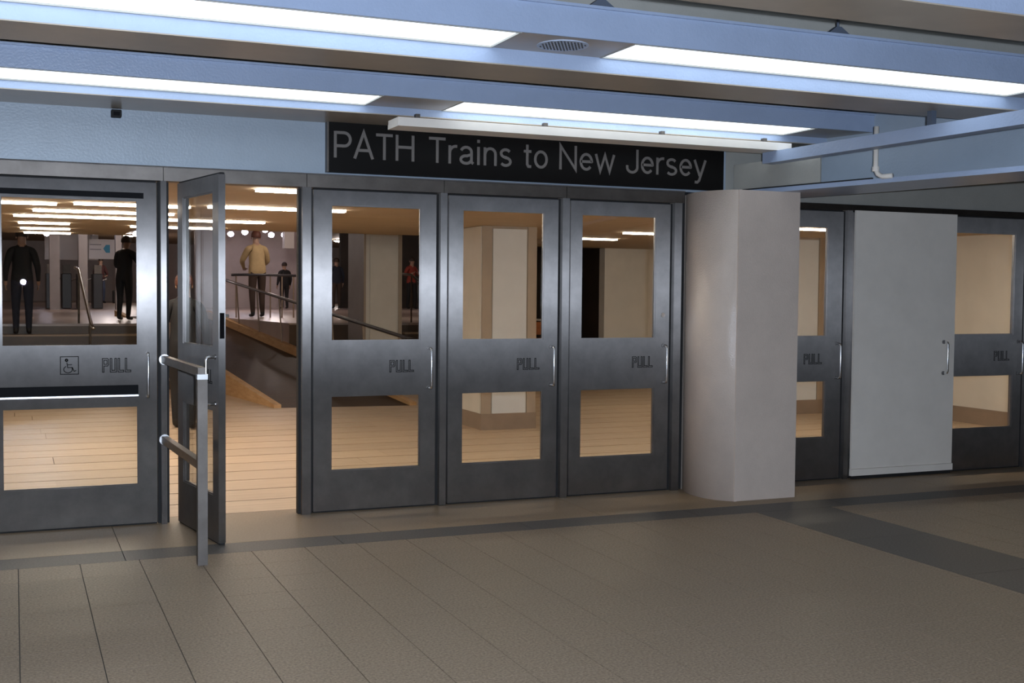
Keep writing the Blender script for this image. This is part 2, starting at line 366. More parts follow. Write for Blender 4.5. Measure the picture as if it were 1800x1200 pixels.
# ------------------------------------------------------------------ sign
sg = empty('station_sign', (2.07, -0.06, 2.447)); tag(sg, 'long black sign reading PATH Trains to New Jersey', 'sign')
box('sign_board', 'sign_black', 0, 3.29, 0.0, 0.055, 0, 0.365, sg)
box('sign_edge', 'steel_dark', -0.012, 0.0, -0.004, 0.055, 0, 0.365, sg)
def arc_pts(cx, cz, rx, rz, a0, a1, n=12): return [(cx+rx*math.cos(R(a0+(a1-a0)*i/n)), cz+rz*math.sin(R(a0+(a1-a0)*i/n))) for i in range(n+1)]
XH = 0.72                                             # x-height over cap height
LET = {'P': (0.66, [[(.06,0),(.06,1)], [(.06,.95),(.38,.95)]+arc_pts(.38,.70,.22,.25,90,-90)+[(.06,.45)]]),
 'A': (0.72, [[(.03,0),(.36,1),(.69,0)], [(.15,.32),(.57,.32)]]), 'T': (0.66, [[(.02,.95),(.64,.95)], [(.33,0),(.33,.95)]]),
 'H': (0.74, [[(.07,0),(.07,1)], [(.67,0),(.67,1)], [(.07,.53),(.67,.53)]]), 'N': (0.74, [[(.07,0),(.07,.97),(.67,.03),(.67,1)]]),
 'J': (0.54, [[(.47,1),(.47,.27)]+arc_pts(.26,.25,.21,.21,0,-180)+[(.05,.33)]]),
 'r': (0.36, [[(.07,0),(.07,XH)], arc_pts(.31,.44,.24,.25,180,80,8)]),
 'a': (0.56, [arc_pts(.27,.50,.20,.18,165,0,8)+[(.47,.10),(.54,.04)], arc_pts(.26,.19,.20,.15,75,345,14), [(.29,.335),(.47,.40)]]),
 'i': (0.22, [[(.11,0),(.11,XH)], [(.11,.88),(.11,1)]]), 'n': (0.56, [[(.07,0),(.07,XH)], [(.07,.46)]+arc_pts(.28,.46,.20,.22,170,0,10)+[(.48,0)]]),
 's': (0.50, [arc_pts(.25,.52,.18,.155,30,270,10)+arc_pts(.25,.195,.19,.155,90,-150,10)]),
 't': (0.34, [[(.15,.93),(.15,.14),(.20,.05),(.31,.05)], [(.01,.66),(.31,.66)]]), 'o': (0.58, [arc_pts(.29,.36,.23,.315,0,360,20)]),
 'e': (0.57, [[(.07,.38),(.50,.38)]+arc_pts(.285,.37,.22,.31,3,320,18)]),
 'w': (0.80, [[(.03,XH),(.21,.02),(.40,.68),(.59,.02),(.77,XH)]]), 'y': (0.54, [[(.03,XH),(.27,.03)], [(.51,XH),(.24,-.16),(.16,-.24),(.05,-.23)]])}
def ribbon(pts, hw, y0, y1):                          # flat stroke with mitred corners
    pts = [p for i, p in enumerate(pts) if i == 0 or math.dist(p, pts[i-1]) > 1e-5]
    P = [Vector((x, z)) for x, z in pts]; n = len(P); closed = (P[0]-P[-1]).length < 1e-6; V = []
    for i in range(n):
        a = P[i]-P[i-1] if i > 0 else (P[0]-P[-2] if closed else P[1]-P[0]); b = P[i+1]-P[i] if i < n-1 else (P[1]-P[0] if closed else P[-1]-P[-2])
        a, b = a.normalized(), b.normalized(); na, nb = Vector((-a.y, a.x)), Vector((-b.y, b.x)); mt = (na+nb)
        mt = mt.normalized() if mt.length > 1e-3 else na; mt = mt*(hw/max(0.35, mt.dot(na)))
        V += [(P[i].x+mt.x, y0, P[i].y+mt.y), (P[i].x-mt.x, y0, P[i].y-mt.y), (P[i].x+mt.x, y1, P[i].y+mt.y), (P[i].x-mt.x, y1, P[i].y-mt.y)]
    F = [(0, 2, 3, 1), (4*n-4, 4*n-3, 4*n-1, 4*n-2)]
    for i in range(n-1):
        a, b = 4*i, 4*i+4; F += [(a, a+1, b+1, b), (a+2, b+2, b+3, a+3), (a, b, b+2, a+2), (a+1, a+3, b+3, b+1)]
    return V, F
def set_word(body, x0, x1, zb, cap):
    adv = sum(LET[c][0]+0.07 for c in body)-0.07; kx = (x1-x0)/adv; cx = x0
    for c in body:
        mb = MB()
        for q, ln in enumerate(LET[c][1]): mb.add(*ribbon([(cx+a*kx, zb+b*cap) for a, b in ln], 0.0105, -0.004-0.0007*q, 0.0))
        mb.build('letter_'+c if c.islower() else 'letter_capital_'+c.lower(), 'sign_letter', sg); cx += (LET[c][0]+0.07)*kx
for wd, a, b in (('PATH', 0.035, 0.64), ('Trains', 0.745, 1.41), ('to', 1.505, 1.71), ('New', 1.80, 2.285), ('Jersey', 2.385, 3.12)): set_word(wd, a, b, 0.103, 0.187)
sens = empty('ceiling_sensor', (0.64, -0.03, 2.74)); tag(sens, 'small dark box fixed at the top of the pale header wall', 'sensor')
box('sensor_body', 'rubber', -0.033, 0.033, -0.03, 0.03, 0.0, 0.05, sens, bevel=0.006)
box('sensor_lens', 'black_gloss', -0.02, 0.02, -0.034, -0.03, 0.01, 0.035, sens)

# ------------------------------------------------------------------ door frames
t1 = empty('trim_1'); struct(t1, 'stainless steel door frame under the black sign with its mullions', 'door frame')
t2 = empty('trim_2'); struct(t2, 'stainless steel door frame right of the column', 'door frame')
for a, b in ((-0.29, -0.205), (0.905, 0.978), (1.872, 1.972), (2.908, 2.996), (3.908, 4.004), (4.908, 5.012)):
    box('mullion', 'steel', a+0.018, b-0.018, -0.03, 0.10, 0, 2.335, t1); box('mullion_stop', 'rubber', a-0.001, b+0.001, 0.012, 0.075, 0, 2.33, t1)
for a, b in ((-1.6, -0.25), (-0.25, 0.94), (0.94, 1.92), (1.92, 2.95), (2.95, 3.955), (3.955, 5.012)):
    box('head_bar', 'steel_dark', a+0.002, b-0.002, -0.035, 0.10, 2.335, 2.425, t1)
box('head_lip', 'steel', -1.6, 5.012, -0.045, 0.0, 2.425, 2.433, t1)
for a, b in ((6.632, 6.716), (7.645, 7.735), (8.715, 8.80)):
    box('mullion', 'steel', a+0.018, b-0.018, -0.03, 0.10, 0, 2.335, t2); box('mullion_stop', 'rubber', a-0.001, b+0.001, 0.012, 0.075, 0, 2.33, t2)
for a, b in ((5.70, 6.674), (6.674, 7.69), (7.69, 8.757), (8.757, 9.95)):
    box('head_bar', 'steel_dark', a+0.002, b-0.002, -0.035, 0.10, 2.335, 2.385, t2)

box('jamb_filler', 'rubber', 5.0125, 5.075, 0.02, 0.12, 0, 2.43, t1); box('jamb_filler', 'rubber', 5.69, 5.718, 0.02, 0.12, 0, 2.43, t2)
# ------------------------------------------------------------------ doors
GL = {'P': (0.62, [[(0,0),(0,1),(.5,1),(.6,.9),(.6,.55),(.5,.45),(.15,.45),(.15,0),(0,0)], [(.15,.58),(.15,.87),(.45,.87),(.45,.58),(.15,.58)]]),
      'U': (0.62, [[(0,1),(0,0),(.6,0),(.6,1),(.45,1),(.45,.13),(.15,.13),(.15,1),(0,1)]]),
      'L': (0.56, [[(0,1),(0,0),(.55,0),(.55,.13),(.15,.13),(.15,1),(0,1)]])}
def strokes(lines, x, z, sx, sz, y, r):
    mb = MB()
    for ln in lines:
        for (a, b), (c, d) in zip(ln, ln[1:]):
            p, q = Vector((x+a*sx, 0, z+b*sz)), Vector((x+c*sx, 0, z+d*sz)); t = (q-p).normalized(); n = Vector((-t.z, 0, t.x))*r
            p, q = p-t*r, q+t*r
            F = [(p.x+k*n.x, yy, p.z+k*n.z) for yy in (y, y-0.0008) for k in (1, -1)]; G = [(q.x+k*n.x, yy, q.z+k*n.z) for yy in (y, y-0.0008) for k in (1, -1)]
            mb.add(F+G, [(0,1,5,4),(2,6,7,3),(0,4,6,2),(1,3,7,5),(0,2,3,1),(4,5,7,6)])
    return mb
def word(x, z, w, h):
    adv = sum(GL[c][0]+0.14 for c in 'PULL')-0.14; k = w/adv; mb = MB(); cx = x
    for c in 'PULL':
        s = strokes(GL[c][1], cx, z, k, h, -0.0003, 0.0024); mb.add(s.v, s.f); cx += (GL[c][0]+0.14)*k
    return mb
def pull_handle(parent, x, z0, z1, y=0.0):
    h = MB().tube([(x, y+0.002, z0), (x, y-0.035, z0), (x, y-0.05, z0+0.004), (x, y-0.058, z0+0.02), (x, y-0.058, z1-0.02), (x, y-0.05, z1-0.004), (x, y-0.035, z1), (x, y+0.002, z1)], 0.0095, 10).build('pull_handle', 'chrome', parent, smooth=True)
    for z in (z0, z1): MB().cyl((x, y, z), (x, y-0.006, z), 0.018, 14).build('handle_rose', 'steel', h)
    return h
def make_door(name, label, loc, rz, w, pl, pr_, up, lo, word_x, handle_x, hz=(0.885, 1.182), H=2.322, text=True, handle=True):
    t = empty(name, loc, rz); struct(t, label, 'door')
    D = 0.045; z0 = 0.012
    box('light_leak_sweep', 'rubber', 0.004, w-0.004, 0.008, 0.040, 0.001, z0, t); box('top_seal', 'rubber', 0.004, w-0.004, 0.012, 0.040, H, H+0.012, t)  # sweep added to block hall light leaking under the door
    box('stile', 'steel', 0.002, pl, 0, D, z0, H, t); box('stile', 'steel', pr_, w-0.002, 0, D, z0, H, t)
    box('top_rail', 'steel', pl, pr_, 0, D, up[1], H, t); box('middle_rail', 'steel', pl, pr_, 0, D, lo[1], up[0], t); box('bottom_rail', 'steel', pl, pr_, 0, D, z0, lo[0], t)
    for (a, b), nm in ((up, 'upper_pane'), (lo, 'lower_pane')):
        box(nm, 'glass', pl+0.001, pr_-0.001, 0.021, 0.027, a+0.001, b-0.001, t)
        bd = MB()
        for (q0, q1, r0, r1) in ((pl, pr_, a, a+0.008), (pl, pr_, b-0.008, b), (pl, pl+0.008, a+0.008, b-0.008), (pr_-0.008, pr_, a+0.008, b-0.008)): bd.box(q0, q1, 0.008, 0.021, r0, r1)
        bd.build('glazing_bead', 'steel', t)
    if text: tag(word(word_x, 1.01, 0.185, 0.085).build('pull_lettering', 'engraved', t), 'thin engraved outline letters reading PULL')
    if handle: pull_handle(t, handle_x, *hz)
    return t
# wide automatic door
D1 = make_door('door_1', 'wide steel door with a wheelchair symbol, leftmost and closed', (-0.20, 0, 0), 0, 1.10, 0.125, 0.976, (1.22, 2.20), (0.275, 0.815), 0.75, 1.035, hz=(0.873, 1.171), text=False)
tag(word(0.746, 1.045, 0.182, 0.092).build('pull_lettering', 'engraved', D1), 'thin engraved outline letters reading PULL')
wc = strokes([[(0,0),(1,0),(1,1),(0,1),(0,0)], [(.36,.66),(.40,.38),(.66,.38),(.76,.16),(.86,.20)], [(.38,.54),(.62,.54)],
              [(.34+.0+.24*math.cos(R(a))-.02+.1, .27+.19*math.sin(R(a))) for a in range(120, 385, 20)]], 0.483, 1.036, 0.112, 0.116, -0.0003, 0.0024)
s = strokes([[(.34+.06*math.cos(R(a)), .80+.06*math.sin(R(a))) for a in range(0, 361, 40)]], 0.483, 1.036, 0.112, 0.116, -0.0003, 0.0035); wc.add(s.v, s.f)
tag(wc.build('wheelchair_symbol', 'engraved', D1), 'engraved wheelchair symbol in a square')
box('black_strip', 'black_gloss', 0.004, 1.014, -0.003, 0.0, 2.212, 2.250, D1)
box('push_bar', 'black_gloss', 0.02, 0.975, -0.012, 0.0, 0.893, 0.956, D1, bevel=0.004)
box('push_bar_lip', 'chrome', 0.02, 0.976, -0.016, 0.0, 0.880, 0.891, D1)
# the open leaf
D2 = make_door('door_2', 'steel door standing wide open towards the viewer, seen nearly edge on', (1.035, 0.0, 0), R(-80.5), 0.86, 0.115, 0.745, (1.24, 2.22), (0.30, 0.845), 0.55, 0.79)
tag(box('lock_plate', 'black_gloss', 0.858, 0.8612, 0.008, 0.037, 1.30, 1.46, D2), 'dark mortise lock plate on the door edge')
MB().cyl((0.80, 0.045, 1.44), (0.80, 0.085, 1.44), 0.011, 10).cyl((0.80, 0.08, 1.44), (0.73, 0.08, 1.44), 0.009, 10).build('lever', 'chrome', D2)
make_door('door_3', 'steel door right of the open doorway, with a brown ramp behind its glass', (1.976, 0, 0), 0, 0.928, 0.13, 0.806, (1.24, 2.22), (0.30, 0.845), 0.57, 0.876)
make_door('door_4', 'steel door in the middle of the three under the sign, white column behind', (3.0, 0, 0), 0, 0.905, 0.112, 0.784, (1.24, 2.22), (0.30, 0.845), 0.565, 0.852)
D5 = make_door('door_5', 'steel door beside the round-sided column, nearest to it on its left', (4.008, 0, 0), 0, 0.897, 0.10, 0.765, (1.24, 2.22), (0.30, 0.845), 0.56, 0.846)
MB().cyl((0.835, 0, 1.43), (0.835, -0.008, 1.43), 0.018, 16).build('lock_cylinder', 'chrome', D5)
make_door('door_6', 'steel door half hidden behind the right side of the column', (5.716, 0, 0), 0, 0.912, 0.12, 0.755, (1.245, 2.19), (0.37, 0.865), 0.52, 0.862)
make_door('door_7', 'steel door covered by the white board right of the column', (6.72, 0, 0), 0, 0.92, 0.12, 0.79, (1.24, 2.2), (0.33, 0.85), 0.55, 0.86, text=False, handle=False)
make_door('door_8', 'steel door at the right edge of the view, beyond the white board', (7.74, 0, 0), 0, 0.97, 0.135, 0.862, (1.25, 2.185), (0.385, 0.877), 0.63, 0.925)
make_door('door_9', 'steel door just beyond the right edge of the view', (8.805, 0, 0), 0, 0.97, 0.135, 0.862, (1.25, 2.185), (0.385, 0.877), 0.63, 0.925)
make_door('door_10', 'steel door just beyond the left edge of the view', (-1.595, 0, 0), 0, 1.30, 0.125, 1.17, (1.22, 2.20), (0.275, 0.815), 0.9, 1.24)
# white board
wbd = empty('white_board', (6.712, -0.06, 0.0)); tag(wbd, 'tall white board covering a door right of the column', 'board')
box('board_panel', 'white_board', 0, 1.125, 0.0, 0.022, 0.09, 2.335, wbd); box('board_kick', 'white_board', -0.003, 1.128, -0.012, 0.022, 0.03, 0.088, wbd)
box('board_skid', 'rubber', 0.01, 1.11, 0.0, 0.02, 0.0, 0.03, wbd)
pull_handle(wbd, 1.0, 0.91, 1.19)

# guard rail in front of the open leaf
gr = empty('guard_rail', (1.005, -1.33, 0)); tag(gr, 'steel guard rail with one floor post beside the open door', 'guard rail')
box('post', 'steel_dark', -0.028, 0.028, -0.03, 0.03, 0, 1.085, gr); box('post_cap', 'chrome', -0.030, 0.030, -0.032, 0.032, 1.085, 1.115, gr)
for z in (1.128, 0.582):
    r = MB(); r.hexa([(-0.086, 1.29, z-0.025), (-0.045, 1.29, z-0.025), (0.022, 0.0, z-0.025), (-0.022, 0.0, z-0.025)][::-1], [(-0.086, 1.29, z+0.025), (-0.045, 1.29, z+0.025), (0.022, 0.0, z+0.025), (-0.022, 0.0, z+0.025)][::-1])
    r = r.build('rail', 'steel_dark', gr)
    MB().cyl((-0.064, 1.297, z), (-0.064, 1.27, z), 0.036, 16).build('wall_flange', 'chrome', r)

# ------------------------------------------------------------------ round-sided column
colu = empty('column', (5.35, -0.3, 0)); tag(colu, 'glossy beige column with one rounded side between the doors', 'column')
arc = [(5.07, 0.19), (5.045, 0.0)]
for k in range(0, 13):
    t = k/12; P0, P1, P2, P3 = (5.045, 0.0), (4.945, -0.20), (4.935, -0.50), (5.13, -0.632)
    arc.append(tuple((1-t)**3*a+3*t*(1-t)**2*b+3*t*t*(1-t)*c+t**3*d for a, b, c, d in zip(P0, P1, P2, P3)))
poly = [(x-5.35, y+0.3) for x, y in arc]
body = MB().prism(poly+[(5.14-5.35, -0.634+0.3), (5.14-5.35, 0.49)], 0.0, 2.405).build('rounded_side', 'column_paint', colu)
for p in body.data.polygons: p.use_smooth = len(p.vertices) == 4 and p.area < 0.2
box('front_face', 'column_paint', 5.142-5.35, 5.70-5.35, -0.632+0.3, 0.49, 0.0, 2.405, colu)
box('corner_trim', 'column_paint', 5.128-5.35, 5.152-5.35, -0.642+0.3, -0.63+0.3, 0.0, 2.405, colu)
box('hall_side', 'column_paint', 5.07-5.35, 5.70-5.35, 0.49, 0.85, 0.0, 2.355, colu)

# ================================================================== THE HALL BEHIND THE DOORS
HC = 2.36; HXL, HXR = -3.2, 11.1
hf = empty('floor'); hf.name = 'floor_hall'; struct(hf, 'light wooden plank floor of the hall behind the doors', 'floor')
box('floor_bed', 'plank_gap', HXL, HXR, 0.20, 12.75, -0.08, -0.008, hf)
PW = 0.49; plk = {}
y = 0.20; row = 0
while y < 12.7:
    x = HXL - random.random()*2.0; e = min(y+PW, 12.74)
    while x < HXR:
        x1 = x+3.65; a, b = max(x, HXL), min(x1, HXR)
        if b-a > 0.15:
            key = (round(b-a, 2), round(e-y, 2))
            if key not in plk: plk[key] = MB().box(0.002, key[0]-0.002, 0.014, key[1]-0.014, -0.01, 0.0).mesh('floor_plank', 'plank')
            o = link('floor_plank', plk[key], hf); o.location = (a, y, 0)
        x = x1
    y += PW; row += 1
hcl = empty('ceiling_hall'); struct(hcl, 'low tan ceiling of the hall with lamp strips', 'ceiling')
for a, b, e in ((HXL, 1.45, 9.5), (1.45, 7.6, 7.1), (7.6, HXR, 9.75)): box('ceiling_panel', 'hall_ceiling', a, b, 0.20, e, HC, HC+0.12, hcl)
for a, b, e in ((HXL, 1.45, 9.5), (1.45, 7.6, 7.1), (7.6, 20.0, 11.6)): box('drop_face', 'hall_ceiling', a, b, e-0.12, e, HC+0.12, 3.6, hcl)
hw1 = box('wall_hall_left', 'hall_wall', HXL-0.2, HXL, 0.20, 48, 0, 4.2); struct(hw1, 'left wall of the hall behind the doors', 'wall')
hw2 = empty('wall_hall_right'); struct(hw2, 'glossy cream right wall of the hall with a tan skirting', 'wall')
box('wall_panel', 'hall_wall', HXR, HXR+0.2, 0.20, 9.95, 0, HC, hw2); box('skirting', 'hall_skirt', HXR-0.02, HXR, 0.20, 9.75, 0, 0.20, hw2)
hw3 = empty('wall_hall_back'); struct(hw3, 'cream wall at the back right of the hall with a dark opening', 'wall')
box('wall_panel', 'hall_wall', 9.35, HXR, 9.75, 9.95, 0, HC, hw3); box('wall_panel', 'hall_wall', 7.6, 7.95, 9.75, 9.95, 0, HC, hw3); box('skirting', 'hall_skirt', 9.35, HXR-0.02, 9.73, 9.75, 0, 0.2, hw3)
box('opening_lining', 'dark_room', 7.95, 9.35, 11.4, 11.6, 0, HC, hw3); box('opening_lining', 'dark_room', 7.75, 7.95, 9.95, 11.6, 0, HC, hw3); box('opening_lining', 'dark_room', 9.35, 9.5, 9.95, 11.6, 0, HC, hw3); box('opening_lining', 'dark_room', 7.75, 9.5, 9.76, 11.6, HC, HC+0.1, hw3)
oc = empty('orange_crate', (8.3, 10.6, 0)); tag(oc, 'orange-brown crate standing in the dark opening of the hall', 'crate')
for k in range(4): box('crate_slat', 'orange', -0.28, 0.28, -0.2, 0.2, 0.02+0.28*k, 0.02+0.28*k+0.22, oc)
for sx in (-0.27, 0.27): box('crate_post', 'orange', sx-0.03, sx+0.03, -0.23, -0.2, 0.0, 1.14, oc)
box('crate_lid', 'poster', -0.1, 0.26, -0.18, 0.18, 1.10, 1.13, oc)

def hall_column(name, label, x0, x1, y0, y1, z0, z1, trim=True, m1='hall_trim', m2='column_panel'):
    t = empty(name, ((x0+x1)/2, (y0+y1)/2, z0)); tag(t, label, 'column'); a, b = (x1-x0)/2, (y1-y0)/2; H = z1-z0
    box('shaft', m1, -a+0.01, a-0.01, -b+0.01, b-0.01, 0, H, t)
    if trim:
        box('skirting', 'hall_skirt', -a-0.005, a+0.005, -b-0.005, b+0.005, 0, 0.19, t)
        box('front_panel', m2, -a+0.13, a-0.13, -b-0.004, -b+0.01, 0.19, H-0.03, t)
        for s in (-1, 1): box('edge_trim', 'hall_trim', min(s*a, s*(a-0.115)), max(s*a, s*(a-0.115)), -b-0.002, -b+0.012, 0.19, H, t)
        box('side_panel', 'hall_wall', -a, -a+0.012, -b+0.05, b-0.05, 0.19, H-0.005, t)
    return t
hall_column('hall_column', 'column with a pale inset panel and tan skirting behind the middle glass door', 4.975, 5.66, 4.34, 5.55, 0, HC)
hall_column('hall_column', 'cream pier with tan skirting seen through the half-hidden door', 9.0, 10.08, 4.69, 5.5, 0, HC)
t = hall_column('hall_column', 'tall beige column beyond the ramp, behind the door nearest the open doorway', 5.45, 6.11, 11.0, 12.05, 0, 3.3, trim=False, m1='hall_wall')
box('front_panel', 'hall_wall', -0.23, 0.23, -0.54, -0.51, 0.1, 3.29, t); box('edge_trim', 'hall_trim', -0.335, -0.30, -0.53, -0.5, 0, 3.29, t); box('edge_trim', 'hall_trim', 0.27, 0.335, -0.53, -0.5, 0, 3.29, t)
box('side_panel', 'far_column', -0.335, -0.31, -0.49, 0.49, 0.0, 3.29, t)

# lamp strips in the hall ceiling; hidden ones at the end added to brighten it
n = 0
place_words = ['above the open doorway', 'left row behind the wide door, frontmost', 'second of the front row', 'front row beyond the open leaf', 'second row behind the wide door', 'third row spanning to the open doorway', 'fourth row, left piece', 'fourth row, piece beyond the open leaf', 'fifth row from the doors', 'farthest row of the hall ceiling', 'nearer of two beside the column door', 'farther of two beside the column door', 'behind the half-hidden door', 'added unseen for fill light, just inside the closed doors under the sign', 'added unseen for fill light, just inside behind the column', 'added unseen for fill light, just inside behind the white board', 'added unseen for fill light, just inside the rightmost door', 'added unseen for fill light, beyond the left edge of the view', 'added unseen for fill light, behind the cream pier']
strips = [(1.67, 3.0, .57), (-1.1, .37, 2.95), (.49, 1.5, 2.78), (1.62, 2.9, 2.6), (.17, 1.5, 3.95), (0.0, 2.6, 4.95), (.05, .62, 6.4), (1.3, 2.4, 6.6), (.08, .68, 7.8), (.13, .74, 9.05), (7.03, 7.75, 4.75), (7.1, 7.85, 6.5), (8.0, 8.75, 2.85), (3.2, 5.0, 1.15), (5.9, 7.7, 1.15), (8.0, 9.6, 1.15), (9.7, 10.95, 1.15), (-2.6, -1.4, 2.95), (9.6, 10.9, 6.5)]
for (a, b, yy), pw in zip(strips, place_words):
    t = empty('hall_light', ((a+b)/2, yy, HC)); tag(t, 'slim warm lamp strip on the hall ceiling, '+pw, 'light', 'lamp strips on the hall ceiling'); hl = (b-a)/2
    box('tube', 'hall_tube', -hl+0.01, hl-0.01, -0.05, 0.05, -0.022, -0.004, t); box('fitting', 'column_panel', -hl, hl, -0.065, 0.065, -0.004, 0.0, t)

# ---- raised platform with steps and ramp
PH = 1.0; PY = 12.75
RS = 0.095; RD = -0.12
def rl(s, off=0.0): return (3.34+RD*s, 7.6+s, RS*s+off)
def rr(s, off=0.0): return (5.10+RD*s, 7.4+s, RS*s+off)
pf = empty('floor_platform'); struct(pf, 'raised pinkish floor at the back of the hall, above steps', 'floor')
LX = lambda Y: 3.34+RD*(Y-7.6)
RX = lambda Y: 5.10+RD*(Y-7.4)
YT = 18.1
def slab(q, z0, z1, nm, m): MB().hexa([(x, y, z0) for x, y in q], [(x, y, z1) for x, y in q]).build(nm, m, pf)
slab([(HXL, PY), (LX(PY)-0.1, PY), (LX(YT)-0.1, YT), (HXL, YT)], 0, PH, 'platform_slab', 'upper_floor')
slab([(RX(PY)+0.1, PY), (20, PY), (20, YT), (RX(YT)+0.1, YT)], 0, PH, 'platform_slab', 'upper_floor')
slab([(HXL, YT), (20, YT), (20, 48), (HXL, 48)], 0, PH, 'platform_slab', 'upper_floor')
slab([(RX(PY)+0.1, PY-0.03), (6.6, PY-0.03), (6.6, PY), (RX(PY)+0.1, PY)], 0, PH-0.03, 'riser_face', 'riser_brown')
def flight(label, xa, xb, cap):
    f = empty('steps', ((xa+xb)/2, PY-1, 0)); tag(f, label, 'steps'); ox = (xa+xb)/2
    for k in range(5):
        z = PH-(k+1)*PH/6; y1 = PY-k*0.34; y0 = y1-0.34
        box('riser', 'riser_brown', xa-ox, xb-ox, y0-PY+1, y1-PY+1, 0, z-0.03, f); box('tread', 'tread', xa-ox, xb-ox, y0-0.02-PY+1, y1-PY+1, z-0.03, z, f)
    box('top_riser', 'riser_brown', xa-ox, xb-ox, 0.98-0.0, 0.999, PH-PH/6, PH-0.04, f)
    return f
flight('wide brown steps left of the ramp, behind the wide door', HXL+0.05, 2.35, True)
flight('brown steps right of the beige column, beyond the ramp', 6.62, 7.55, True)
ramp = empty('ramp', (4.2, 7.5, 0)); tag(ramp, 'dark brown ramp with wooden kerbs rising to the platform', 'ramp')
def rp(p): return (p[0]-4.2, p[1]-7.5, p[2])
LN = 10.5
a0, a1, b0, b1 = rl(0), rl(LN), rr(0), rr(LN+0.2)
MB().add([rp((a0[0], a0[1], 0.0)), rp((b0[0], b0[1], 0.0)), rp((b1[0], b1[1], PH)), rp((a1[0], a1[1], PH)), rp((b1[0], b1[1], 0.0)), rp((a1[0], a1[1], 0.0))],
         [(0, 1, 2, 3), (1, 4, 2), (0, 3, 5), (3, 2, 4, 5), (0, 5, 4, 1)]).build('ramp_deck', 'ramp_dark', ramp)
for fn, sg_ in ((rl, -1), (rr, 1)):
    for k in range(3):                                # kerb boards, the first one tapering to the floor
        s0, s1 = LN*k/3+0.005, LN*(k+1)/3-0.005; q0, q1 = fn(s0), fn(s1); wd = 0.10*sg_
        h0 = 0.045 if k == 0 else 0.13
        lo = [(q0[0], q0[1], 0.0), (q1[0], q1[1], max(0, q1[2]-0.35)), (q1[0]+wd, q1[1], max(0, q1[2]-0.35)), (q0[0]+wd, q0[1], 0.0)]
        lo = [(x, y, 0.0) for x, y, z in lo]
        hi = [(q0[0], q0[1], q0[2]+h0), (q1[0], q1[1], q1[2]+0.13), (q1[0]+wd, q1[1], q1[2]+0.13), (q0[0]+wd, q0[1], q0[2]+h0)]
        if sg_ > 0: lo.reverse(); hi.reverse()
        MB().hexa([rp(p) for p in lo], [rp(p) for p in hi]).build('kerb_board', 'curb_wood', ramp)
pth = [rp(rr(s, 0.93)) for s in (0.15, 0.3, 3, 6, 8.2, 9.6)]
pth = [(pth[0][0]+0.05, pth[0][1]-0.35, pth[0][2]-0.03)]+pth
hr = MB().tube(pth, 0.028, 10).build('handrail', 'turnstile', ramp, smooth=True)
for s in (0.35, 1.7, 3.0, 4.3, 5.6, 6.9, 8.2, 9.5):
    q = rp(rr(s)); MB().cyl((q[0]+0.05, q[1], q[2]+0.13), (q[0], q[1], q[2]+0.93), 0.014, 8).build('post', 'hall_skirt', hr)
pr2 = empty('handrail', (4.75, 16.9, PH)); tag(pr2, 'short dark landing rail that the person in the tan jacket leans on', 'handrail')
MB().tube([(-0.52, 0, 0.90), (0.0, 0, 0.91), (0.85, 0.0, 0.90)], 0.028, 10).build('rail', 'turnstile', pr2, smooth=True)
for xx in (-0.42, 0.30, 0.55, 0.8): MB().cyl((xx, 0, 0), (xx, 0, 0.90), 0.016, 8).build('post', 'hall_skirt', pr2)
sr = empty('handrail', (1.0, PY-0.2, 0)); tag(sr, 'shiny stair handrail in the middle of the steps behind the wide door', 'handrail')
MB().tube([(0.0, 1.2, 1.95), (0.02, 0.35, 1.90), (0.12, -1.35, 1.02), (0.14, -1.55, 0.98)], 0.028, 10).build('rail', 'chrome', sr, smooth=True)
MB().cyl((0.02, 0.4, 1.0), (0.02, 0.4, 1.9), 0.018, 8).build('post', 'steel_dark', sr); MB().cyl((0.11, -1.2, 0.2), (0.11, -1.2, 1.08), 0.018, 8).build('post', 'steel_dark', sr)
s2 = empty('handrail', (6.95, PY, 0)); tag(s2, 'thin brown stair handrail right of the beige column', 'handrail')
MB().tube([(-0.3, 0.8, 1.95), (0.0, 0.3, 1.9), (0.5, -1.5, 0.98)], 0.025, 8).build('rail', 'riser_brown', s2, smooth=True); MB().cyl((0, 0.3, 1.0), (0, 0.3, 1.9), 0.016, 8).build('post', 'riser_brown', s2)

# ---- upper hall: walls, ceiling, far columns, spots, posters, turnstiles
uc = box('ceiling_upper', 'hall_ceiling', HXL, 20, 6.9, 48, 3.6, 3.75); struct(uc, 'higher ceiling above the raised platform', 'ceiling')
ub = box('wall_far', 'far_wall', HXL, 20, 47, 47.2, PH, 3.6); struct(ub, 'pinkish far wall of the raised platform', 'wall')
ur = box('wall_far_right', 'far_wall', 20, 20.2, 9.7, 48, 0, 3.6); struct(ur, 'right wall of the raised platform area', 'wall')
fw = box('partition', 'far_wall', 5.3, 9.3, 30.0, 30.2, PH, 3.6); struct(fw, 'pinkish lit partition behind the person in the tan jacket', 'wall'); fw.name = 'wall_partition'
dw = box('wall_dark', 'dark_room', 10.0, 20, 30.0, 30.2, PH, 3.6); struct(dw, 'dark wall beyond the platform on the right', 'wall')
for (x0, x1, lb) in ((0.90, 1.18, 'far grey column left of the white wall panel'), (1.64, 1.89, 'far grey column between the panel and the blue poster'), (2.60, 2.78, 'far slim column beside the person in black')):
    hall_column('far_column', lb, x0, x1, 26.0, 26.35, PH, 3.6, trim=False, m1='far_column')
wp = box('wall_panel_pale', 'poster', 0.95, 2.6, 33.0, 33.06, 2.5, 3.35); tag(wp, 'pale notice board hanging between the two far grey columns', 'board'); wp.name = 'notice_board'
for xx in (1.1, 2.45): box('hanger_rod', 'turnstile', xx-0.015, xx+0.015, 33.01, 33.05, 3.35, 3.6, wp)
